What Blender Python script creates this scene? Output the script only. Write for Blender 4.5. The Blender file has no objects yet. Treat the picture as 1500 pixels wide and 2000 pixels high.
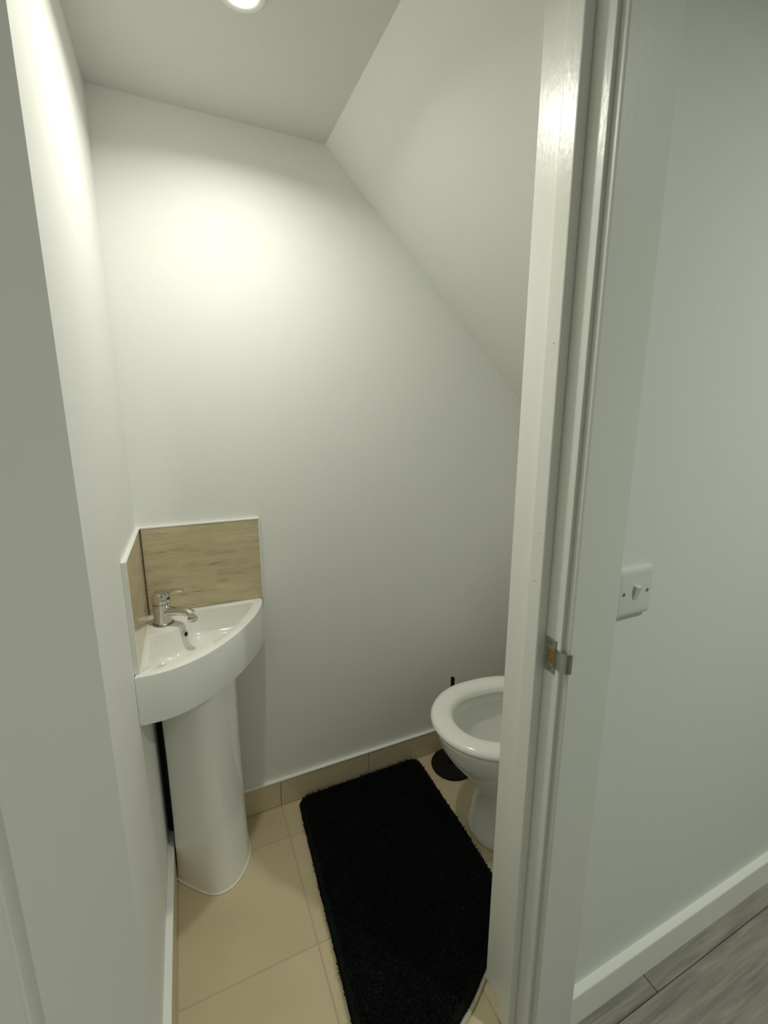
import bpy, bmesh, math, random
from mathutils import Vector, Matrix
random.seed(7)
S = bpy.context.scene
COL = S.collection

# ------------------------------------------------------------------ camera, world, lights, exposure
cam_d = bpy.data.cameras.new('camera')
cam = bpy.data.objects.new('camera', cam_d); COL.objects.link(cam)
cam.location = (0, 0, 1.3)
cam.rotation_euler = (math.radians(90 - 11.706), 0, math.radians(-24.184))
cam_d.sensor_fit = 'HORIZONTAL'; cam_d.sensor_width = 36.0
cam_d.lens = 865 / 1500 * 36.0
cam_d.clip_start = 0.01
S.camera = cam

world = bpy.data.worlds.new('world'); S.world = world
world.use_nodes = True
bg = world.node_tree.nodes['Background']
bg.inputs[0].default_value = (0.9, 1.0, 0.93, 1); bg.inputs[1].default_value = 0.05

S.view_settings.view_transform = 'Standard'
S.view_settings.look = 'None'
S.view_settings.gamma = 1.0
S.view_settings.use_curve_mapping = False
S.view_settings.exposure = 0.06
S.cycles.max_bounces = 12; S.cycles.diffuse_bounces = 8

WC_LIGHT_POWER, WC_LIGHT_COLOUR = 3.2, (0.985, 0.985, 0.87)
HALL_LIGHT_POWER, HALL_LIGHT_COLOUR = 11.6, (0.97, 1.0, 0.90)

# ------------------------------------------------------------------ dimensions (metres; camera stands at x=0, y=0)
XL, YB, ZC = -0.136, 1.332, 2.0375          # toilet room: left wall, back wall, ceiling
XR = 1.345                                  # right end wall
YF0, YF1 = 0.505, 0.635                     # partition: hall face, toilet room face
SL_X, SL_K = 0.4226, 0.92                   # sloped soffit starts at SL_X, drops SL_K per metre
OX0, OX1, OZ = -0.130, 0.550, 1.985         # door opening between jamb rebates
HX0, HX1, HY0, HZ = -1.30, 2.60, -1.60, 2.42  # hall

# ------------------------------------------------------------------ materials
def new_mat(name):
    m = bpy.data.materials.new(name); m.use_nodes = True
    nt = m.node_tree; return m, nt, nt.nodes['Principled BSDF']

def add(nt, t, **kw):
    n = nt.nodes.new(t)
    for k, v in kw.items(): setattr(n, k, v)
    return n

def simple(name, col, rough=0.5, metal=0.0, var=0.0, bump=0.0, bscale=200, stretch=(1, 1, 1), coat=0.0, spec=0.5, vscale=6, bdist=0.002):
    m, nt, p = new_mat(name); L = nt.links
    p.inputs['Base Color'].default_value = (*col, 1)
    p.inputs['Roughness'].default_value = rough
    p.inputs['Metallic'].default_value = metal
    p.inputs['Coat Weight'].default_value = coat
    p.inputs['Coat Roughness'].default_value = 0.06
    p.inputs['Specular IOR Level'].default_value = spec
    tc = add(nt, 'ShaderNodeTexCoord'); mp = add(nt, 'ShaderNodeMapping')
    mp.inputs['Scale'].default_value = stretch
    L.new(tc.outputs['Object'], mp.inputs['Vector'])
    if var:
        n = add(nt, 'ShaderNodeTexNoise'); n.inputs['Scale'].default_value = vscale; n.inputs['Detail'].default_value = 4
        L.new(mp.outputs[0], n.inputs['Vector'])
        mx = add(nt, 'ShaderNodeMix', data_type='RGBA')
        mx.inputs[6].default_value = (*[c * (1 - var) for c in col], 1)
        mx.inputs[7].default_value = (*[min(1, c * (1 + var)) for c in col], 1)
        L.new(n.outputs[0], mx.inputs[0]); L.new(mx.outputs[2], p.inputs['Base Color'])
    if bump:
        n = add(nt, 'ShaderNodeTexNoise'); n.inputs['Scale'].default_value = bscale; n.inputs['Detail'].default_value = 3
        L.new(mp.outputs[0], n.inputs['Vector'])
        b = add(nt, 'ShaderNodeBump'); b.inputs['Strength'].default_value = bump; b.inputs['Distance'].default_value = bdist
        L.new(n.outputs[0], b.inputs['Height']); L.new(b.outputs[0], p.inputs['Normal'])
    return m

M = {}
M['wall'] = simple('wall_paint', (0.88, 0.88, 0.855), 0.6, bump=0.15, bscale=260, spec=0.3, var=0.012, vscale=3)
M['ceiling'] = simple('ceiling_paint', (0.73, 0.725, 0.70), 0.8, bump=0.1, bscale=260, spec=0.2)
M['trim'] = simple('gloss_trim_paint', (0.90, 0.90, 0.85), 0.30, bump=0.5, bscale=110, stretch=(1, 1, 0.5), bdist=0.001)
M['architrave'] = simple('satin_architrave_paint', (0.74, 0.76, 0.71), 0.4, bump=0.1, bscale=150)
M['door'] = simple('door_paint', (0.85, 0.86, 0.82), 0.38, bump=0.12, bscale=180, bdist=0.001)
M['hall_wall'] = simple('hall_wall_paint', (0.78, 0.81, 0.78), 0.5, bump=0.12, bscale=220, spec=0.4)
M['ceramic'] = simple('white_ceramic', (0.88, 0.88, 0.84), 0.09, coat=0.4)
M['seat'] = simple('white_seat_plastic', (0.92, 0.92, 0.88), 0.16)
M['plastic'] = simple('white_switch_plastic', (0.70, 0.72, 0.70), 0.35)
M['trimwhite'] = simple('white_edge_trim', (0.88, 0.88, 0.84), 0.3)
M['sealant'] = simple('sealant', (0.80, 0.78, 0.70), 0.4)
M['chrome'] = simple('chrome', (0.72, 0.72, 0.70), 0.07, 1.0)
M['nickel'] = simple('dull_nickel', (0.50, 0.50, 0.45), 0.32, 1.0, var=0.2, vscale=90)
M['brass'] = simple('worn_brass', (0.50, 0.32, 0.09), 0.35, 1.0, var=0.3, vscale=120)
M['screw'] = simple('screw_metal', (0.30, 0.30, 0.28), 0.35, 1.0)
M['black'] = simple('black_rubber', (0.010, 0.009, 0.008), 0.7, spec=0.15)
M['blackcylinder'] = simple('black_cylinder', (0.006, 0.006, 0.006), 0.6)
M['dark'] = simple('dark_hole', (0.01, 0.01, 0.01), 0.8)
M['pile'] = simple('black_pile', (0.0075, 0.0092, 0.0084), 0.95, var=0.5, vscale=14, spec=0.06)
M['backing'] = simple('cream_backing', (0.50, 0.48, 0.38), 0.9, bump=0.4, bscale=400)
M['grout'] = simple('grout', (0.50, 0.42, 0.29), 0.9, bump=0.3, bscale=500)
M['water'] = simple('water', (0.62, 0.64, 0.60), 0.04)
M['concrete'] = simple('subfloor', (0.25, 0.24, 0.22), 0.9)
M['joint'] = simple('dark_corner_joint', (0.10, 0.07, 0.05), 0.7)
M['red'] = simple('indicator_dark', (0.05, 0.03, 0.03), 0.3)

def tile_mat(name, col, rough, stripe=False):
    m, nt, p = new_mat(name); L = nt.links
    tc = add(nt, 'ShaderNodeTexCoord'); mp = add(nt, 'ShaderNodeMapping')
    oi = add(nt, 'ShaderNodeObjectInfo')
    L.new(tc.outputs['Object'], mp.inputs['Vector'])
    n = add(nt, 'ShaderNodeTexNoise'); n.noise_dimensions = '4D'
    L.new(oi.outputs['Random'], n.inputs['W'])
    L.new(mp.outputs[0], n.inputs['Vector'])
    n.inputs['Detail'].default_value = 6
    ramp = add(nt, 'ShaderNodeValToRGB')
    if stripe:
        mp.inputs['Scale'].default_value = (5, 5, 36)
        n.inputs['Scale'].default_value = 1.6; n.inputs['Detail'].default_value = 12; n.inputs['Roughness'].default_value = 0.78; n.inputs['Distortion'].default_value = 0.1
        e = ramp.color_ramp.elements
        e[0].position = 0.36; e[0].color = (*[c * 0.60 for c in col], 1)
        e[1].position = 0.66; e[1].color = (*[min(1, c * 1.16) for c in col], 1)
        x = e.new(0.46); x.color = (*[c * 0.95 for c in col], 1)
    else:
        n.inputs['Scale'].default_value = 5
        e = ramp.color_ramp.elements
        e[0].position = 0.3; e[0].color = (*[c * 0.93 for c in col], 1)
        e[1].position = 0.7; e[1].color = (*[c * 1.05 for c in col], 1)
    L.new(n.outputs[0], ramp.inputs[0]); L.new(ramp.outputs[0], p.inputs['Base Color'])
    p.inputs['Roughness'].default_value = rough
    b = add(nt, 'ShaderNodeBump'); b.inputs['Strength'].default_value = 0.05; b.inputs['Distance'].default_value = 0.002
    L.new(n.outputs[0], b.inputs['Height']); L.new(b.outputs[0], p.inputs['Normal'])
    return m
M['floortile'] = tile_mat('beige_floor_tile', (0.61, 0.515, 0.335), 0.32)
M['skirttile'] = tile_mat('beige_skirting_tile', (0.68, 0.58, 0.41), 0.3)
M['splash'] = tile_mat('travertine_tile', (0.61, 0.52, 0.345), 0.12, True)

def laminate():
    m, nt, p = new_mat('grey_laminate'); L = nt.links
    tc = add(nt, 'ShaderNodeTexCoord'); mp = add(nt, 'ShaderNodeMapping'); oi = add(nt, 'ShaderNodeObjectInfo')
    mp.inputs['Scale'].default_value = (1.5, 26, 1)
    L.new(tc.outputs['Object'], mp.inputs['Vector'])
    n = add(nt, 'ShaderNodeTexNoise'); n.noise_dimensions = '4D'
    n.inputs['Scale'].default_value = 3.0; n.inputs['Detail'].default_value = 8; n.inputs['Roughness'].default_value = 0.62; n.inputs['Distortion'].default_value = 0.4
    mul = add(nt, 'ShaderNodeMath', operation='MULTIPLY'); mul.inputs[1].default_value = 40
    L.new(oi.outputs['Random'], mul.inputs[0]); L.new(mul.outputs[0], n.inputs['W'])
    L.new(mp.outputs[0], n.inputs['Vector'])
    r = add(nt, 'ShaderNodeValToRGB'); e = r.color_ramp.elements
    e[0].position = 0.28; e[0].color = (0.17, 0.155, 0.135, 1)
    e[1].position = 0.72; e[1].color = (0.42, 0.40, 0.355, 1)
    L.new(n.outputs[0], r.inputs[0]); L.new(r.outputs[0], p.inputs['Base Color'])
    p.inputs['Roughness'].default_value = 0.42
    b = add(nt, 'ShaderNodeBump'); b.inputs['Strength'].default_value = 0.15; b.inputs['Distance'].default_value = 0.001
    L.new(n.outputs[0], b.inputs['Height']); L.new(b.outputs[0], p.inputs['Normal'])
    return m
M['laminate'] = laminate()

def emitter(name, col, strength):
    m, nt, p = new_mat(name)
    p.inputs['Base Color'].default_value = (0.8, 0.8, 0.8, 1)
    p.inputs['Emission Color'].default_value = (*col, 1)
    p.inputs['Emission Strength'].default_value = strength
    return m
M['bulb'] = emitter('lit_lamp_face', (1.0, 0.97, 0.84), 30)
M['bulb_hall'] = emitter('lit_hall_lamp_face', (0.95, 1.0, 0.95), 18)

# ------------------------------------------------------------------ helpers
def tag(o, label=None, cat=None, group=None, kind=None):
    if label: o['label'] = label
    if cat: o['category'] = cat
    if group: o['group'] = group
    if kind: o['kind'] = kind
    return o

def empty(name, loc):
    o = bpy.data.objects.new(name, None); COL.objects.link(o)
    o.location = loc; o.empty_display_size = 0.05
    return o

def wloc(o):
    v = Vector((0, 0, 0))
    while o: v = v + o.location; o = o.parent
    return v

def obj(name, bm, mat, parent=None, smooth=None, recentre=True):
    """bm holds world coordinates; becomes ONE mesh object whose origin is its own centre bottom."""
    bmesh.ops.recalc_face_normals(bm, faces=bm.faces)
    me = bpy.data.meshes.new(name)
    co = [v.co for v in bm.verts]
    lo = Vector((min(c[i] for c in co) for i in range(3))); hi = Vector((max(c[i] for c in co) for i in range(3)))
    org = Vector(((lo.x + hi.x) / 2, (lo.y + hi.y) / 2, lo.z)) if recentre else Vector((0, 0, 0))
    for v in bm.verts: v.co -= org
    if smooth is not None:
        for f in bm.faces: f.smooth = True
        for e in bm.edges:
            if len(e.link_faces) == 2:
                e.smooth = e.calc_face_angle(0) < math.radians(smooth)
    bm.to_mesh(me); bm.free()
    me.materials.append(mat)
    o = bpy.data.objects.new(name, me); COL.objects.link(o)
    if parent: o.parent = parent; o.location = org - wloc(parent)
    else: o.location = org
    return o

def box(bm, x0, x1, y0, y1, z0, z1, bevel=0.0, seg=2):
    g = bmesh.ops.create_cube(bm, size=1)['verts']
    for v in g:
        v.co = Vector(((x0 + x1) / 2 + v.co.x * (x1 - x0), (y0 + y1) / 2 + v.co.y * (y1 - y0), (z0 + z1) / 2 + v.co.z * (z1 - z0)))
    if bevel:
        es = list({e for v in g for e in v.link_edges})
        bmesh.ops.bevel(bm, geom=es, offset=bevel, segments=seg, affect='EDGES', profile=0.5)
    return bm

def B(*a, **k):
    return box(bmesh.new(), *a, **k)

def loft(bm, rings, close_start=False, close_end=False, cyc=True):
    vs = [[bm.verts.new(p) for p in r] for r in rings]
    n = len(vs[0])
    for a, b in zip(vs, vs[1:]):
        for i in range(n if cyc else n - 1):
            j = (i + 1) % n
            bm.faces.new((a[i], a[j], b[j], b[i]))
    if close_start: bm.faces.new(vs[0][::-1])
    if close_end: bm.faces.new(vs[-1])
    return vs

def lathe(bm, cx, cy, prof, n=32, cap0=True, cap1=True):
    rings = [[(cx + r * math.cos(2 * math.pi * i / n), cy + r * math.sin(2 * math.pi * i / n), z) for i in range(n)] for r, z in prof]
    loft(bm, rings, cap0, cap1)
    return bm

def tube(bm, pts, rad, n=12, sx=1.0):
    pts = [Vector(p) for p in pts]
    rads = rad if isinstance(rad, (list, tuple)) else [rad] * len(pts)
    rings = []
    for i, p in enumerate(pts):
        d = (pts[min(i + 1, len(pts) - 1)] - pts[max(i - 1, 0)]).normalized()
        up = Vector((0, 0, 1)) if abs(d.z) < 0.95 else Vector((0, 1, 0))
        a = d.cross(up).normalized(); b = a.cross(d).normalized()
        rings.append([p + a * math.cos(2 * math.pi * k / n) * rads[i] * sx + b * math.sin(2 * math.pi * k / n) * rads[i] for k in range(n)])
    loft(bm, rings, True, True)
    return bm

def spline(pts, per=8, closed=False):
    out = []; n = len(pts)
    P = [Vector(p) for p in pts]
    rng = n if closed else n - 1
    for i in range(rng):
        p1, p2 = P[i], P[(i + 1) % n]
        p0 = P[(i - 1) % n] if (closed or i > 0) else p1 * 2 - p2
        p3 = P[(i + 2) % n] if (closed or i + 2 < n) else p2 * 2 - p1
        for k in range(per):
            t = k / per
            out.append(0.5 * ((2 * p1) + (p2 - p0) * t + (2 * p0 - 5 * p1 + 4 * p2 - p3) * t * t + (3 * p1 - p0 - 3 * p2 + p3) * t ** 3))
    if not closed: out.append(P[-1].copy())
    return out

def struct(name, bm, mat, label, cat, smooth=None):
    return tag(obj(name, bm, mat, None, smooth), label, cat, kind='structure')

# ------------------------------------------------------------------ structure: toilet room shell
struct('wall_back', B(XL - 0.1, XR + 0.1, YB, YB + 0.1, 0, ZC + 0.1), M['wall'], 'white painted back wall of the small toilet room', 'wall')
struct('wall_left', B(XL - 0.1, XL, YF1, YB, 0, ZC + 0.1), M['wall'], 'white painted left wall beside the corner basin', 'wall')
struct('wall_right', B(XR, XR + 0.1, YF1, YB, 0, 1.6), M['wall'], 'low white end wall behind the toilet', 'wall')
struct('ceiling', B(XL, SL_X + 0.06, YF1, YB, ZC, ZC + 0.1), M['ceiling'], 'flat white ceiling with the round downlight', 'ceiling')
bm = bmesh.new()
zr = ZC - SL_K * (XR - SL_X)
sec = [(SL_X, ZC), (XR, zr), (XR, zr + 0.1), (SL_X + 0.06, ZC + 0.05)]
loft(bm, [[(x, YF1, z) for x, z in sec], [(x, YB, z) for x, z in sec]], True, True)
struct('ceiling_slope', bm, M['wall'], 'sloping white stair soffit descending over the toilet', 'ceiling')

bm = bmesh.new()
box(bm, HX0, OX0 - 0.027, YF0, YF1, 0, HZ); box(bm, OX1 + 0.027, HX1, YF0, YF1, 0, HZ); box(bm, OX0 - 0.027, OX1 + 0.027, YF0, YF1, OZ + 0.027, HZ)
struct('wall_front', bm, M['hall_wall'], 'pale grey-white hall wall with the light switch', 'wall')
struct('wall_hall_rear', B(HX0, HX1, HY0 - 0.1, HY0, 0, HZ), M['hall_wall'], 'white hall wall opposite the toilet doorway', 'wall')
struct('wall_hall_left', B(HX0 - 0.1, HX0, HY0, YF0, 0, HZ), M['hall_wall'], 'white hall end wall on the hinge side', 'wall')
struct('wall_hall_right', B(HX1, HX1 + 0.1, HY0, YF0, 0, HZ), M['hall_wall'], 'white hall end wall on the switch side', 'wall')
struct('ceiling_hall', B(HX0, HX1, HY0, YF0, HZ, HZ + 0.1), M['ceiling'], 'flat white hall ceiling', 'ceiling')

# floors --------------------------------------------------------------
TH = 0.522                                          # threshold between tile and laminate
fl = struct('floor', B(XL - 0.1, XR + 0.1, TH, YB + 0.05, -0.06, -0.0010), M['grout'], 'cream square-tiled floor of the toilet room', 'floor')
GX, GY, TS, GW = 0.207, 1.194, 0.325, 0.0036
def floor_tile(x0, x1, y0, y1):
    obj('floor_tile', B(x0 + GW / 2, x1 - GW / 2, y0 + GW / 2, y1 - GW / 2, -0.010, random.uniform(-0.0003, 0.0), bevel=0.0006, seg=1), M['floortile'], fl)
xs = [XL] + [GX + TS * i for i in range(-1, 4) if XL + 0.01 < GX + TS * i < XR] + [XR]
ys = [TH] + [GY + TS * i for i in range(-3, 1) if TH + 0.01 < GY + TS * i] + [YB]
for i in range(len(xs) - 1):
    for j in range(len(ys) - 1):
        if ys[j] < YF1 - 0.05 and (xs[i] > OX1 or xs[i + 1] < OX0): continue
        x0, x1 = xs[i], xs[i + 1]
        floor_tile(x0, x1, ys[j], ys[j + 1])
fh = struct('floor_hall', B(HX0, HX1, HY0, TH, -0.06, -0.010), M['concrete'], 'grey wood-look laminate floor of the hall', 'floor')
rows = [(0.452, 0.503)]
y = 0.452
while y > HY0:
    rows.append((max(HY0, y - 0.19), y)); y -= 0.19
for k, (y0, y1) in enumerate(rows):
    x = 0.90 - 1.28 * 2 + (0 if k == 0 else [0.55, 0.70, 0.1, 0.35][k % 4])
    while x < HX1:
        x0, x1 = max(x, HX0), min(x + 1.28, HX1)
        if x1 - x0 > 0.03:
            obj('laminate_plank', B(x0 + 0.0008, x1 - 0.0008, y0 + 0.0008, y1 - 0.0008, -0.0095, 0.0, bevel=0.0012, seg=1), M['laminate'], fh)
        x += 1.28
tag(obj('trim_3', B(OX0, OX1, 0.503, 0.540, 0.0, 0.004, bevel=0.0015), M['nickel']), 'flat metal threshold strip in the doorway', 'threshold', kind='structure')

# tiled skirting ------------------------------------------------------
SK = 0.100
bb = tag(empty('baseboard_back', ((XL + XR) / 2, YB, 0)), 'beige tile skirting along the back wall with white top edge', 'skirting', kind='structure')
for a, b in zip(xs, xs[1:]):
    obj('skirting_tile', B(a + 0.0008, b - 0.0008, YB - 0.012, YB, 0.001, SK - 0.004, bevel=0.001, seg=1), M['skirttile'], bb)
obj('top_edge', B(XL, XR, YB - 0.0135, YB, SK - 0.004, SK + 0.002, bevel=0.002), M['trimwhite'], bb)
bl = tag(empty('baseboard_left', (XL, 0.98, 0)), 'beige tile skirting along the left wall with white top edge', 'skirting', kind='structure')
yl = [YF1, GY - TS, GY, YB - 0.0135]
for a, b in zip(yl, yl[1:]):
    obj('skirting_tile', B(XL, XL + 0.0165, a + 0.0008, b - 0.0008, 0.001, SK - 0.004, bevel=0.001, seg=1), M['skirttile'], bl)
obj('top_edge', B(XL, XL + 0.0170, YF1, YB - 0.014, SK - 0.004, SK + 0.002, bevel=0.002), M['trimwhite'], bl)
br = tag(empty('baseboard_right', (XR, 0.98, 0)), 'beige tile skirting along the end wall behind the toilet', 'skirting', kind='structure')
for a, b in zip(yl, yl[1:]):
    obj('skirting_tile', B(XR - 0.012, XR, a + 0.0008, b - 0.0008, 0.001, SK - 0.004, bevel=0.001, seg=1), M['skirttile'], br)
obj('top_edge', B(XR - 0.0135, XR, YF1, YB - 0.014, SK - 0.004, SK + 0.002, bevel=0.002), M['trimwhite'], br)
bm = bmesh.new()
sec = [(YF0, 0.0), (YF0, 0.086), (YF0 - 0.013, 0.086), (YF0 - 0.016, 0.084), (YF0 - 0.017, 0.081), (YF0 - 0.017, 0.0)]
loft(bm, [[(0.662, y, z) for y, z in sec], [(HX1, y, z) for y, z in sec]], True, True)
struct('baseboard_hall', bm, M['trim'], 'white painted skirting board along the hall wall', 'skirting')

# ------------------------------------------------------------------ door lining, architrave, door
ln = tag(empty('trim_1', (0.2, 0.57, 0)), 'white gloss painted door lining with stop and strike plate', 'door frame', kind='structure')
Y0, Y1 = 0.500, YF1
obj('jamb', B(OX1, OX1 + 0.027, Y0, Y1, 0, OZ + 0.027, bevel=0.0012), M['trim'], ln)
obj('jamb', B(OX0 - 0.027, OX0, Y0, Y1, 0, OZ + 0.027, bevel=0.0012), M['trim'], ln)
obj('head_jamb', B(OX0, OX1, Y0, Y1, OZ, OZ + 0.027, bevel=0.0012), M['trim'], ln)
obj('door_stop', B(OX1 - 0.020, OX1, 0.534, 0.566, 0.004, OZ, bevel=0.0025), M['trim'], ln)
obj('door_stop', B(OX0, OX0 + 0.020, 0.534, 0.566, 0.004, OZ, bevel=0.0025), M['trim'], ln)
obj('door_stop', B(OX0 + 0.020, OX1 - 0.020, 0.534, 0.566, OZ - 0.020, OZ, bevel=0.0025), M['trim'], ln)
for hx, hy, hz in ((OX1 - 0.0201, 0.546, 1.415), (OX1 - 0.0201, 0.5455, 1.115), (OX1 - 0.0201, 0.551, 1.03)):  # small dark discs standing in for nicks and holes in the jamb paint
    bm = bmesh.new(); lathe(bm, 0, 0, [(0.0011, 0), (0.0008, 0.00025)], 10)
    bmesh.ops.transform(bm, matrix=Matrix.Translation((hx, hy, hz)) @ Matrix.Rotation(-math.pi / 2, 4, 'Y'), verts=bm.verts)
    obj('nick_disc', bm, M['screw'], ln)
# strike plate: plate with a brass latch pocket and a lip that curls round towards the hall
bm = B(OX1 - 0.0016, OX1 + 0.001, 0.509, 0.5325, 0.871, 0.934, bevel=0.0006, seg=1)
sp = obj('strike_plate', bm, M['nickel'], ln)
bm = bmesh.new()
lp = [(OX1 - 0.0018, 0.512), (OX1 - 0.0022, 0.500), (OX1 - 0.0015, 0.492), (OX1 + 0.002, 0.4845), (OX1 + 0.009, 0.482)]
t = 0.0014
sec = [Vector((a, b, 0)) for a, b in lp] + [Vector((a + t, b + t * 0.8, 0)) for a, b in reversed(lp)]
loft(bm, [[(v.x, v.y, 0.884) for v in sec], [(v.x, v.y, 0.919) for v in sec]], True, True)
obj('strike_lip', bm, M['nickel'], sp, smooth=50)
obj('latch_pocket', B(OX1 - 0.0022, OX1 + 0.006, 0.5135, 0.5275, 0.888, 0.915, bevel=0.001, seg=1), M['brass'], sp)
for z in (0.879, 0.926):
    bm = bmesh.new(); lathe(bm, 0, 0, [(0.0036, 0), (0.0036, 0.0008), (0.0022, 0.0012)], 14)
    bmesh.ops.transform(bm, matrix=Matrix.Translation((OX1 - 0.0014, 0.5205, z)) @ Matrix.Rotation(-math.pi / 2, 4, 'Y'), verts=bm.verts)
    obj('screw', bm, M['screw'], sp)

ar = tag(empty('trim_2', (0.2, 0.495, 0)), 'flat pale architrave framing the doorway on the hall side', 'architrave', kind='structure')
AX1, AXo = 0.557, 0.6615
obj('architrave_leg', B(AX1, AXo, 0.4865, YF0, 0, OZ + 0.112, bevel=0.0025), M['architrave'], ar)
obj('architrave_leg', B(OX0 - 0.1115, OX0 - 0.007, 0.4865, YF0, 0, OZ + 0.112, bevel=0.0025), M['architrave'], ar)
obj('architrave_head', B(OX0 - 0.007, AX1, 0.4865, YF0, OZ + 0.007, OZ + 0.112, bevel=0.0025), M['architrave'], ar)

# open door leaf: built square to the wall, then swung further open about its hinge line -----
LT, LW, LY1, LX0 = 0.040, 0.680, 0.4985, -0.128
LX1 = LX0 + LT
d1 = tag(empty('door_1', (LX0, LY1, 0)), 'white painted panel door standing open on the left of the doorway', 'door', kind='structure')
bm = bmesh.new()
sc_, zc_ = [0, 0.118, 0.318, 0.362, 0.562, LW], [0.008, 0.23, 1.80, OZ - 0.004]
gv = {}
for side, xf in ((0, LX0), (1, LX1)):
    for i, s_ in enumerate(sc_):
        for j, z_ in enumerate(zc_): gv[side, i, j] = bm.verts.new((xf, LY1 - s_, z_))
pan = []
NI, NJ = len(sc_), len(zc_)
for side in (0, 1):
    for i in range(NI - 1):
        for j in range(NJ - 1):
            f = bm.faces.new((gv[side, i, j], gv[side, i + 1, j], gv[side, i + 1, j + 1], gv[side, i, j + 1]))
            if i in (1, 3) and j == 1: pan.append(f)
for i in range(NI - 1):
    for j in (0, NJ - 1): bm.faces.new((gv[0, i, j], gv[0, i + 1, j], gv[1, i + 1, j], gv[1, i, j]))
for j in range(NJ - 1):
    for i in (0, NI - 1): bm.faces.new((gv[0, i, j], gv[0, i, j + 1], gv[1, i, j + 1], gv[1, i, j]))
bmesh.ops.recalc_face_normals(bm, faces=bm.faces)
for f in pan:
    for th, dp in ((0.0060, -0.0075), (0.003, 0.0), (0.010, 0.0055)):
        bmesh.ops.inset_region(bm, faces=[f], thickness=th, depth=dp)
obj('door_leaf', bm, M['door'], d1)
for z in (0.22, 1.0, 1.75):
    bm = bmesh.new(); lathe(bm, LX0, LY1, [(0.0035, z - 0.04), (0.0035, z + 0.04)], 12)
    obj('hinge', bm, M['nickel'], d1)
for sx, xf in ((1, LX1), (-1, LX0)):
    hy = LY1 - LW + 0.06
    bm = bmesh.new(); lathe(bm, 0, 0, [(0.026, 0), (0.026, 0.006), (0.022, 0.009)], 24)
    bmesh.ops.transform(bm, matrix=Matrix.Translation((xf, hy, 0.93)) @ Matrix.Rotation(sx * math.pi / 2, 4, 'Y'), verts=bm.verts)
    hd = obj('handle_rose', bm, M['nickel'], d1)
    bm = bmesh.new(); tube(bm, [(xf + sx * 0.005, hy, 0.93), (xf + sx * 0.038, hy, 0.93), (xf + sx * 0.045, hy + 0.012, 0.93), (xf + sx * 0.045, hy + 0.11, 0.93)], 0.0085)
    obj('lever', bm, M['nickel'], hd, smooth=50)
d1.rotation_euler.z = math.radians(-28)

# ------------------------------------------------------------------ lamps
def downlight(x, y, z, mat, power, colour, label, spread, radius, group=None):
    r = empty('downlight', (x, y, z))
    tag(r, label, 'downlight', group)
    bm = bmesh.new()
    lathe(bm, x, y, [(0.030, z - 0.0005), (0.030, z - 0.004), (0.036, z - 0.006), (0.042, z - 0.004), (0.043, z)], 40, False, False)
    obj('bezel', bm, M['trimwhite'], r, smooth=40)
    bm = bmesh.new(); lathe(bm, x, y, [(0.0295, z - 0.001), (0.0295, z - 0.0032), (0.022, z - 0.0048), (0.008, z - 0.0056)], 32)
    obj('lamp_face', bm, mat, r, smooth=60)
    ld = bpy.data.lights.new('downlight_beam', 'AREA')
    ld.shape = 'DISK'; ld.size = 2 * radius; ld.energy = power; ld.color = colour; ld.spread = math.radians(spread)
    lo = bpy.data.objects.new('downlight_beam', ld); COL.objects.link(lo); lo.parent = r; lo.location = (0, 0, -0.0075)
    return r
downlight(0.158, 0.963, ZC, M['bulb'], WC_LIGHT_POWER, WC_LIGHT_COLOUR, 'lit round downlight in the flat ceiling above the basin', 155, 0.027)
downlight(1.25, -0.50, HZ, M['bulb_hall'], HALL_LIGHT_POWER, HALL_LIGHT_COLOUR, 'lit round downlight in the hall ceiling', 137, 0.027)

# ------------------------------------------------------------------ splashback
ZR = 0.766                                    # basin rim height
ST = 1.0125                                   # splashback top
sb = tag(empty('splashback', (XL, YB, ZR)), 'glossy beige stone-look tile splashback wrapped round the corner above the basin', 'splashback')
FX, FY = XL + 0.009, YB - 0.009
obj('splash_tile', B(XL + 0.0115, 0.184, FY, YB, ZR + 0.0006, ST, bevel=0.0006, seg=1), M['splash'], sb)
obj('splash_tile', B(XL, FX, 1.006, FY - 0.0025, ZR + 0.0006, ST, bevel=0.0006, seg=1), M['splash'], sb)
obj('corner_joint', B(XL, XL + 0.0115, FY - 0.0025, YB, ZR + 0.0006, ST - 0.0005), M['joint'], sb)
obj('top_trim', B(XL, 0.187, FY - 0.0012, YB, ST, ST + 0.0045, bevel=0.001), M['trimwhite'], sb)
obj('top_trim', B(XL, FX + 0.0012, 1.000, FY - 0.0012, ST, ST + 0.0045, bevel=0.001), M['trimwhite'], sb)
obj('side_trim', B(0.184, 0.187, FY - 0.0012, YB, ZR + 0.0006, ST, bevel=0.0008), M['trimwhite'], sb)
obj('side_trim', B(XL, FX + 0.0012, 1.000, 1.006, ZR + 0.0006, ST, bevel=0.0008), M['trimwhite'], sb)

# ------------------------------------------------------------------ corner basin
def W(u, v, z): return Vector((XL + 0.0006 + u, YB - 0.0006 - v, z))
bz = empty('corner_basin', W(0.12, 0.12, 0.648))
tag(bz, 'small white ceramic quarter-round corner basin on a pedestal', 'basin')
K = 0.0095                                    # the splashback tiles stand on the rim, so the rim runs K deeper to the walls
def sh(pts): return [(u + K if u > 0 else 0, v + K if v > 0 else 0, 0) for u, v in pts]
outer = spline(sh([(0.0, 0.334), (0.04, 0.333), (0.09, 0.318), (0.150, 0.279), (0.212, 0.212), (0.263, 0.135), (0.294, 0.065), (0.307, 0.014), (0.302, 0.0)]), 8)
outer_poly = [Vector((0, 0, 0))] + outer
inner = spline(sh([(0.018, 0.298), (0.07, 0.294), (0.118, 0.266), (0.180, 0.207), (0.236, 0.128), (0.268, 0.058), (0.278, 0.030)]), 8)
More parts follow.
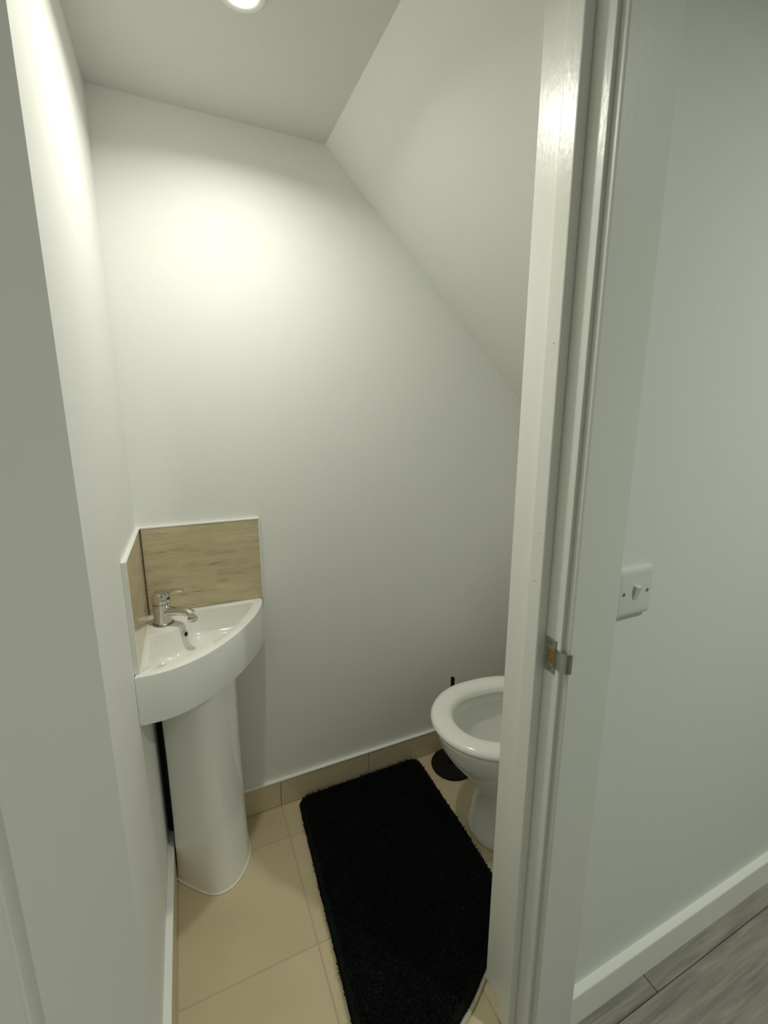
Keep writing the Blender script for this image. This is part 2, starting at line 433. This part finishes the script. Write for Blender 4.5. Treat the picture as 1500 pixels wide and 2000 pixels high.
inner += spline(sh([(0.270, 0.020), (0.200, 0.019), (0.115, 0.019), (0.104, 0.032), (0.098, 0.066), (0.082, 0.100), (0.058, 0.124), (0.020, 0.133), (0.0125, 0.142), (0.0125, 0.220), (0.0135, 0.294)]), 8)
C0 = Vector((0.1595, 0.1745, 0))
def cast(poly, ang):
    d = Vector((math.cos(ang), math.sin(ang), 0)); best = 0
    for a, b in zip(poly, poly[1:] + poly[:1]):
        e = b - a; den = d.x * e.y - d.y * e.x
        if abs(den) < 1e-12: continue
        w = a - C0
        t_ = (w.x * e.y - w.y * e.x) / den; s_ = (w.x * d.y - w.y * d.x) / den
        if t_ > 0 and -1e-6 <= s_ <= 1 + 1e-6: best = max(best, t_)
    return best
angs = [2 * math.pi * i / 150 for i in range(150)]
for q in (Vector((0, 0, 0)), outer[0], outer[-1], outer[-9], inner[0], inner[-1], inner[48], inner[49]):
    a = math.atan2((q - C0).y, (q - C0).x) % (2 * math.pi)
    angs = [x for x in angs if abs(x - a) > 0.012] + [a]
angs.sort()
RO = [cast(outer_poly, a) for a in angs]; RI = [cast(inner, a) for a in angs]
def ring(rad, off, z, scale=1.0, cen=C0):
    return [W(*(Vector((C0.x, C0.y, 0)) + Vector((math.cos(a), math.sin(a), 0)) * max(0.001, (r + off) * scale)).xy, z(a) if callable(z) else z) for a, r in zip(angs, rad)]
bm = bmesh.new()
rings = [ring(RO, -0.012, 0.648), ring(RO, -0.006, 0.648), ring(RO, -0.001, 0.650), ring(RO, 0, 0.655), ring(RO, 0, ZR - 0.005), ring(RO, -0.0012, ZR - 0.0014), ring(RO, -0.005, ZR),
         ring(RI, 0.002, ZR), ring(RI, 0.0, ZR - 0.0012), ring(RI, -0.0012, ZR - 0.005), ring(RI, -0.005, ZR - 0.030), ring(RI, -0.010, ZR - 0.056), ring(RI, -0.014, ZR - 0.063), ring(RI, -0.021, ZR - 0.068), ring(RI, -0.034, ZR - 0.070), ring(RI, -0.03, ZR - 0.074, 0.5), ring(RI, -0.03, ZR - 0.077, 0.18)]
loft(bm, rings, True, True)
obj('basin_bowl', bm, M['ceramic'], bz, smooth=38)
# drain in the bowl floor
cc = W(C0.x, C0.y, 0)
bm = bmesh.new(); lathe(bm, cc.x, cc.y, [(0.021, ZR - 0.079), (0.021, ZR - 0.0735), (0.016, ZR - 0.0725), (0.014, ZR - 0.0755)], 28)
dr = obj('drain', bm, M['chrome'], bz, smooth=40)
# overflow ring on the wall below the tap
oc = W(0.0915 + 0.0045, 0.1075 + 0.0030, ZR - 0.028); on = Vector((0.77, -0.60, 0.12)).normalized()
oc = oc + on * 0.0028
rot = on.to_track_quat('Z', 'Y').to_matrix().to_4x4()
bm = bmesh.new(); lathe(bm, 0, 0, [(0.0060, -0.004), (0.0060, 0.0026), (0.0078, 0.0036), (0.0105, 0.0026), (0.0115, -0.004)], 28, False, False)
bmesh.ops.transform(bm, matrix=Matrix.Translation(oc) @ rot, verts=bm.verts)
ov = obj('overflow_ring', bm, M['chrome'], bz, smooth=50)
bm = bmesh.new(); lathe(bm, 0, 0, [(0.0062, -0.004), (0.0062, 0.0006)], 20)
bmesh.ops.transform(bm, matrix=Matrix.Translation(oc) @ rot, verts=bm.verts)
obj('overflow_hole', bm, M['dark'], ov)

# ------------------------------------------------------------------ pedestal
pd = tag(empty('basin_pedestal', (-0.02, 1.2, 0)), 'white ceramic pedestal column under the corner basin', 'pedestal')
def ped_sec(k, z):
    base = [(-0.066, 1.300), (-0.076, 1.255), (-0.106, 1.224), (-0.1160, 1.204), (-0.109, 1.184), (-0.062, 1.135), (-0.028, 1.108), (0.002, 1.102), (0.032, 1.113), (0.062, 1.146), (0.0815, 1.192), (0.083, 1.25), (0.078, 1.300)]
    pts = spline([(x, y, 0) for x, y in base], 6)
    c = Vector((-0.01, 1.30, 0))
    return [(c.x + (p.x - c.x) * k, c.y + (p.y - c.y) * k, z) for p in pts]
bm = bmesh.new()
loft(bm, [ped_sec(1.012, 0.0015), ped_sec(1.012, 0.02), ped_sec(1.0, 0.05), ped_sec(0.975, 0.20), ped_sec(0.965, 0.40), ped_sec(0.985, 0.58), ped_sec(1.0, 0.6475)], True, True)
obj('column', bm, M['ceramic'], pd, smooth=40)
bm = bmesh.new(); tube(bm, [(x, y, 0.002) for x, y, z in ped_sec(1.02, 0)][8:], 0.003, 8)
obj('sealant_bead', bm, M['sealant'], pd, smooth=60)
bm = bmesh.new()
lathe(bm, -0.1165, 1.2745, [(0.0180, SK + 0.004), (0.0180, 0.6475)], 20)  # plain black cylinder filling the strip between pedestal and corner
wp = tag(obj('corner_cylinder', bm, M['blackcylinder'], None, smooth=40), 'black upright cylinder in the corner behind the basin pedestal', 'pipe')

# ------------------------------------------------------------------ mixer tap
tx, ty = -0.088, 1.250
tp = tag(empty('mixer_tap', (tx, ty, ZR)), 'chrome single-lever mixer tap on the corner basin', 'tap')
dv = Vector((0.80, -0.60, 0)).normalized()
bm = bmesh.new(); lathe(bm, tx, ty, [(0.0255, ZR), (0.0255, ZR + 0.004), (0.0235, ZR + 0.006)], 32)
obj('base_ring', bm, M['screw'], tp, smooth=40)
bm = bmesh.new(); lathe(bm, tx, ty, [(0.0232, ZR + 0.005), (0.0225, ZR + 0.012), (0.0215, ZR + 0.035), (0.022, ZR + 0.055), (0.0222, ZR + 0.058)], 36)
obj('tap_body', bm, M['chrome'], tp, smooth=40)
def on_dir(d, z): return (tx + dv.x * d, ty + dv.y * d, ZR + z)
bm = bmesh.new(); tube(bm, [on_dir(0.005, 0.034), on_dir(0.03, 0.039), on_dir(0.06, 0.042), on_dir(0.078, 0.041), on_dir(0.088, 0.036), on_dir(0.091, 0.026), on_dir(0.0915, 0.019)], [0.0135, 0.0125, 0.011, 0.011, 0.0118, 0.012, 0.0115], 16, 1.1)
so = obj('spout', bm, M['chrome'], tp, smooth=50)
e = on_dir(0.0915, 0)
bm = bmesh.new(); lathe(bm, e[0], e[1], [(0.009, ZR + 0.0165), (0.010, ZR + 0.021)], 16)
obj('aerator', bm, M['screw'], so)
# cap with flattened sloping lever
bm = bmesh.new(); lathe(bm, tx, ty, [(0.0228, ZR + 0.0595), (0.0235, ZR + 0.072), (0.0215, ZR + 0.084), (0.015, ZR + 0.0905), (0.005, ZR + 0.0925)], 32)
lv = obj('lever_cap', bm, M['chrome'], tp, smooth=50)
bm = bmesh.new()
side = Vector((-dv.y, dv.x, 0))
rg = []
for d, z, w, th in ((-0.012, 0.086, 0.013, 0.004), (0.01, 0.091, 0.0165, 0.005), (0.03, 0.0955, 0.0155, 0.0042), (0.05, 0.0985, 0.0135, 0.0032), (0.066, 0.1000, 0.011, 0.0026), (0.071, 0.1000, 0.007, 0.0018)):
    c = Vector(on_dir(d, z))
    rg.append([c + side * w * math.cos(k * math.pi / 6) + Vector((0, 0, th * math.sin(k * math.pi / 6))) for k in range(12)])
loft(bm, rg, True, True)
obj('lever', bm, M['chrome'], lv, smooth=50)
c = Vector((tx, ty, ZR + 0.073)) + dv * 0.0228
bm = bmesh.new(); lathe(bm, 0, 0, [(0.0042, -0.001), (0.0042, 0.0012), (0.003, 0.0018)], 16)
bmesh.ops.transform(bm, matrix=Matrix.Translation(c) @ dv.to_track_quat('Z', 'Y').to_matrix().to_4x4(), verts=bm.verts)
obj('indicator_cap', bm, M['red'], lv)

# ------------------------------------------------------------------ toilet
TY = 0.955
wc = tag(empty('toilet', (0.95, TY, 0)), 'white ceramic toilet with open seat, partly behind the door jamb', 'toilet')
def egg(xf, xb, w, z, n=64, cx=None, p=2.0, q=2.5):
    cx = cx if cx is not None else xf + (xb - xf) * 0.5
    out = []
    for i in range(n):
        a = 2 * math.pi * i / n; c, s = math.cos(a), math.sin(a)
        e = p if c < 0 else q
        X = math.copysign(abs(c) ** (2 / e), c); Yv = math.copysign(abs(s) ** (2 / e), s)
        out.append((cx + X * (cx - xf if c < 0 else xb - cx), TY + w * Yv, z))
    return out
bm = bmesh.new()
rings = [egg(0.742, 1.22, 0.112, 0.0015, cx=0.86), egg(0.740, 1.22, 0.112, 0.012, cx=0.86), egg(0.750, 1.21, 0.106, 0.04, cx=0.86), egg(0.757, 1.20, 0.100, 0.11, cx=0.86), egg(0.752, 1.19, 0.098, 0.17, cx=0.87),
         egg(0.726, 1.18, 0.114, 0.215, cx=0.87), egg(0.688, 1.17, 0.138, 0.26, cx=0.86), egg(0.652, 1.17, 0.159, 0.305, cx=0.85), egg(0.628, 1.17, 0.170, 0.345, cx=0.84), egg(0.620, 1.17, 0.172, 0.375, cx=0.83),
         egg(0.616, 1.17, 0.174, 0.388, cx=0.83), egg(0.620, 1.165, 0.171, 0.397, cx=0.83), egg(0.628, 1.16, 0.165, 0.400, cx=0.83),
         egg(0.668, 1.02, 0.128, 0.400, cx=0.82), egg(0.672, 1.015, 0.124, 0.394, cx=0.82), egg(0.672, 1.015, 0.124, 0.365, cx=0.82), egg(0.664, 1.02, 0.132, 0.355, cx=0.82), egg(0.672, 1.01, 0.126, 0.31, cx=0.82), egg(0.715, 0.98, 0.10, 0.25, cx=0.82), egg(0.76, 0.94, 0.07, 0.215, cx=0.84), egg(0.79, 0.91, 0.05, 0.19, cx=0.85)]
loft(bm, rings, True, True)
obj('bowl', bm, M['ceramic'], wc, smooth=35)
bm = bmesh.new(); loft(bm, [egg(0.752, 0.945, 0.074, 0.219, cx=0.84), egg(0.752, 0.945, 0.074, 0.2195, cx=0.84)], True, True)
obj('water', bm, M['water'], wc)
bm = bmesh.new()
so_ = lambda o, z: egg(0.600 + o, 1.045 - o, 0.182 - o, z, cx=0.80)
si_ = lambda o, z: egg(0.667 + o, 0.985 - o, 0.118 - o, z, cx=0.80)
loft(bm, [si_(0.004, 0.407), so_(0.020, 0.407), so_(0.004, 0.4085), so_(0.0, 0.417), so_(0.004, 0.425), so_(0.014, 0.4305), so_(0.026, 0.432), si_(-0.02, 0.431), si_(-0.008, 0.428), si_(0.0, 0.421), si_(0.003, 0.413), si_(0.004, 0.407)])
obj('seat', bm, M['seat'], wc, smooth=60)
for bx_, by_ in ((0.68, -0.115), (0.68, 0.115), (0.93, -0.14), (0.93, 0.14)):
    obj('seat_buffer', B(bx_ - 0.012, bx_ + 0.012, TY + by_ - 0.006, TY + by_ + 0.006, 0.3998, 0.4075, bevel=0.001, seg=1), M['seat'], wc)
# lid raised, leaning back against the cistern
bm = bmesh.new()
def lid_ring(o, t):
    r = egg(0.600 + o, 1.045 - o, 0.182 - o, 0, cx=0.80); out = []
    for x, y, z in r:
        s = 1.045 - x
        out.append((1.062 + t + s * 0.10, y, 0.432 + s * 0.98))
    return out
loft(bm, [lid_ring(0.006, 0.0), lid_ring(0.0, 0.004), lid_ring(0.0, 0.012), lid_ring(0.008, 0.016)], True, True)
obj('lid', bm, M['seat'], wc, smooth=40)
for s in (-1, 1):
    bm = B(1.030, 1.072, TY + s * 0.075 - 0.018, TY + s * 0.075 + 0.018, 0.3995, 0.434, bevel=0.006)
    obj('seat_hinge', bm, M['chrome'], wc)
bm = B(1.135, 1.330, TY - 0.19, TY + 0.19, 0.398, 0.780, bevel=0.025, seg=4)
ci = obj('cistern', bm, M['ceramic'], wc, smooth=50)
obj('cistern_lid', B(1.130, 1.332, TY - 0.196, TY + 0.196, 0.780, 0.806, bevel=0.009, seg=3), M['ceramic'], ci, smooth=50)
bm = bmesh.new(); lathe(bm, 1.23, TY, [(0.024, 0.8055), (0.024, 0.811), (0.018, 0.813)], 24)
obj('flush_button', bm, M['chrome'], ci, smooth=40)

# ------------------------------------------------------------------ black floor stand behind the toilet
sx, sy = 0.844, 1.2365
st = tag(empty('floor_stand', (sx, sy, 0)), 'black stand with round base and thin upright pole beside the toilet', 'stand')
bm = bmesh.new(); lathe(bm, sx, sy, [(0.080, 0.0005), (0.081, 0.004), (0.079, 0.009), (0.070, 0.012), (0.02, 0.0145)], 48)
obj('round_base', bm, M['black'], st, smooth=40)
bm = bmesh.new(); lathe(bm, sx - 0.012, sy, [(0.012, 0.014), (0.0085, 0.022), (0.0072, 0.03), (0.0072, 0.372), (0.0066, 0.375)], 20)
obj('pole', bm, M['black'], st, smooth=40)

# ------------------------------------------------------------------ bath mat
mt = tag(empty('bath_mat', (0.48, 0.95, 0)), 'black shaggy bath mat on the cream tiled floor', 'bath mat')
def rounded(poly, rads, n=7):
    out = []
    for i, p in enumerate(poly):
        p = Vector((*p, 0)); a = Vector((*poly[i - 1], 0)); b = Vector((*poly[(i + 1) % len(poly)], 0)); r = rads[i]
        p0 = p + (a - p).normalized() * r; p1 = p + (b - p).normalized() * r
        for k in range(n):
            t_ = k / (n - 1); out.append(p0 * (1 - t_) ** 2 + p * 2 * t_ * (1 - t_) + p1 * t_ * t_)
    return out
mat_poly = [(0.262, 1.311), (0.729, 1.313), (0.722, 1.0), (0.712, 0.82), (0.700, 0.668), (0.568, 0.654), (0.500, 0.614), (0.405, 0.572), (0.225, 0.562), (0.238, 0.80), (0.252, 1.10)]
mo = rounded(mat_poly, [0.045, 0.04, 0.02, 0.02, 0.02, 0.02, 0.02, 0.02, 0.045, 0.02, 0.02])
mc = Vector((0.47, 0.93, 0))
def hem(o): return [p + (mc - p).normalized() * (o - (0.010 if p.y < 0.66 else 0.0)) for p in mo]
def inset(o): return [p + (mc - p).normalized() * o for p in mo]
bm = bmesh.new()
loft(bm, [[(p.x, p.y, 0.0005) for p in hem(0.004)], [(p.x, p.y, 0.006) for p in hem(0.0)], [(p.x, p.y, 0.009) for p in hem(0.003)]], True, True)
obj('backing', bm, M['backing'], mt)
def inside(x, y, poly):
    c = False; j = len(poly) - 1
    for i in range(len(poly)):
        a, b = poly[i], poly[j]
        if (a.y > y) != (b.y > y) and x < (b.x - a.x) * (y - a.y) / (b.y - a.y) + a.x: c = not c
        j = i
    return c
verts, faces = [], []
# dense pile bed
n = len(mo)
for o, z in ((0.001, 0.006), (-0.002, 0.012), (0.004, 0.0185), (0.014, 0.021)):
    verts += [(p.x, p.y, z) for p in inset(o)]
for r in range(3):
    for i in range(n):
        j = (i + 1) % n; faces.append((r * n + i, r * n + j, (r + 1) * n + j, (r + 1) * n + i))
verts.append((mc.x, mc.y, 0.021)); cidx = len(verts) - 1
for i in range(n): faces.append((3 * n + i, 3 * n + (i + 1) % n, cidx))
step = 0.0042
hull = inset(-0.001)
y = 0.55
while y < 1.315:
    x = 0.215
    while x < 0.74:
        px, py = x + random.uniform(-.0021, .0021), y + random.uniform(-.0021, .0021)
        if inside(px, py, hull):
            a = random.random() * 6.283; rr = random.uniform(0.0016, 0.0026)
            dx = px - mc.x; dy = py - mc.y
            edge = not inside(px + math.copysign(0.014, dx), py, mo) or not inside(px, py + math.copysign(0.014, dy), mo)
            zb = 0.010 if edge else 0.018
            h = random.uniform(0.006, 0.0115)
            lx, ly = random.gauss(0, .003), random.gauss(0, .003)
            if edge:
                dd = math.hypot(dx, dy); lx += dx / dd * .003; ly += dy / dd * .003; h *= .9
            k = len(verts)
            for q in range(3):
                verts.append((px + rr * math.cos(a + q * 2.094), py + rr * math.sin(a + q * 2.094), zb))
            m_ = 0.55
            for q in range(3):
                verts.append((px + lx * .5 + rr * m_ * 1.2 * math.cos(a + q * 2.094), py + ly * .5 + rr * m_ * 1.2 * math.sin(a + q * 2.094), zb + h * .7))
            verts.append((px + lx, py + ly, zb + h))
            for q in range(3):
                w = (q + 1) % 3
                faces.append((k + q, k + w, k + 3 + w, k + 3 + q)); faces.append((k + 3 + q, k + 3 + w, k + 6))
        x += step
    y += step
me = bpy.data.meshes.new('pile')
me.from_pydata([(a - 0.48, b - 0.95, c) for a, b, c in verts], [], faces); me.materials.append(M['pile'])
pl = bpy.data.objects.new('pile', me); COL.objects.link(pl); pl.parent = mt; pl['kind'] = 'stuff'

# ------------------------------------------------------------------ light switch
wx, wz, wf = 0.7135, 1.000, YF0
sw = tag(empty('light_switch', (wx, wf, wz - 0.045)), 'square white plastic light switch on the hall wall beside the architrave', 'light switch')
bm = bmesh.new()
def rrect(hw, y, r=0.006, n=6):
    out = []
    for cx, cz, a0 in ((1, 1, 0), (-1, 1, 90), (-1, -1, 180), (1, -1, 270)):
        for k in range(n):
            a = math.radians(a0 + 90 * k / (n - 1))
            out.append((wx + cx * (hw - r) + r * math.cos(a), y, wz + cz * (hw - r) + r * math.sin(a)))
    return out
loft(bm, [rrect(0.0445, wf), rrect(0.0450, wf - 0.004), rrect(0.0440, wf - 0.0075), rrect(0.0415, wf - 0.0095), rrect(0.0360, wf - 0.0103)], True, True)
pt = obj('face_plate', bm, M['plastic'], sw, smooth=35)
bm = bmesh.new()
sec = [(wf - 0.0095, wz - 0.013), (wf - 0.0112, wz - 0.013), (wf - 0.0170, wz + 0.0100), (wf - 0.0160, wz + 0.0125), (wf - 0.0095, wz + 0.013)]
loft(bm, [[(wx - 0.0058, y, z) for y, z in sec], [(wx + 0.0058, y, z) for y, z in sec]], True, True)
obj('rocker', bm, M['plastic'], sw)
for s in (-1, 1):
    bm = bmesh.new(); lathe(bm, 0, 0, [(0.0032, 0), (0.0032, 0.0006), (0.0024, 0.0011)], 14)
    bmesh.ops.transform(bm, matrix=Matrix.Translation((wx + s * 0.0302, wf - 0.0103, wz)) @ Matrix.Rotation(math.pi / 2, 4, 'X'), verts=bm.verts)
    obj('screw', bm, M['screw'], sw)
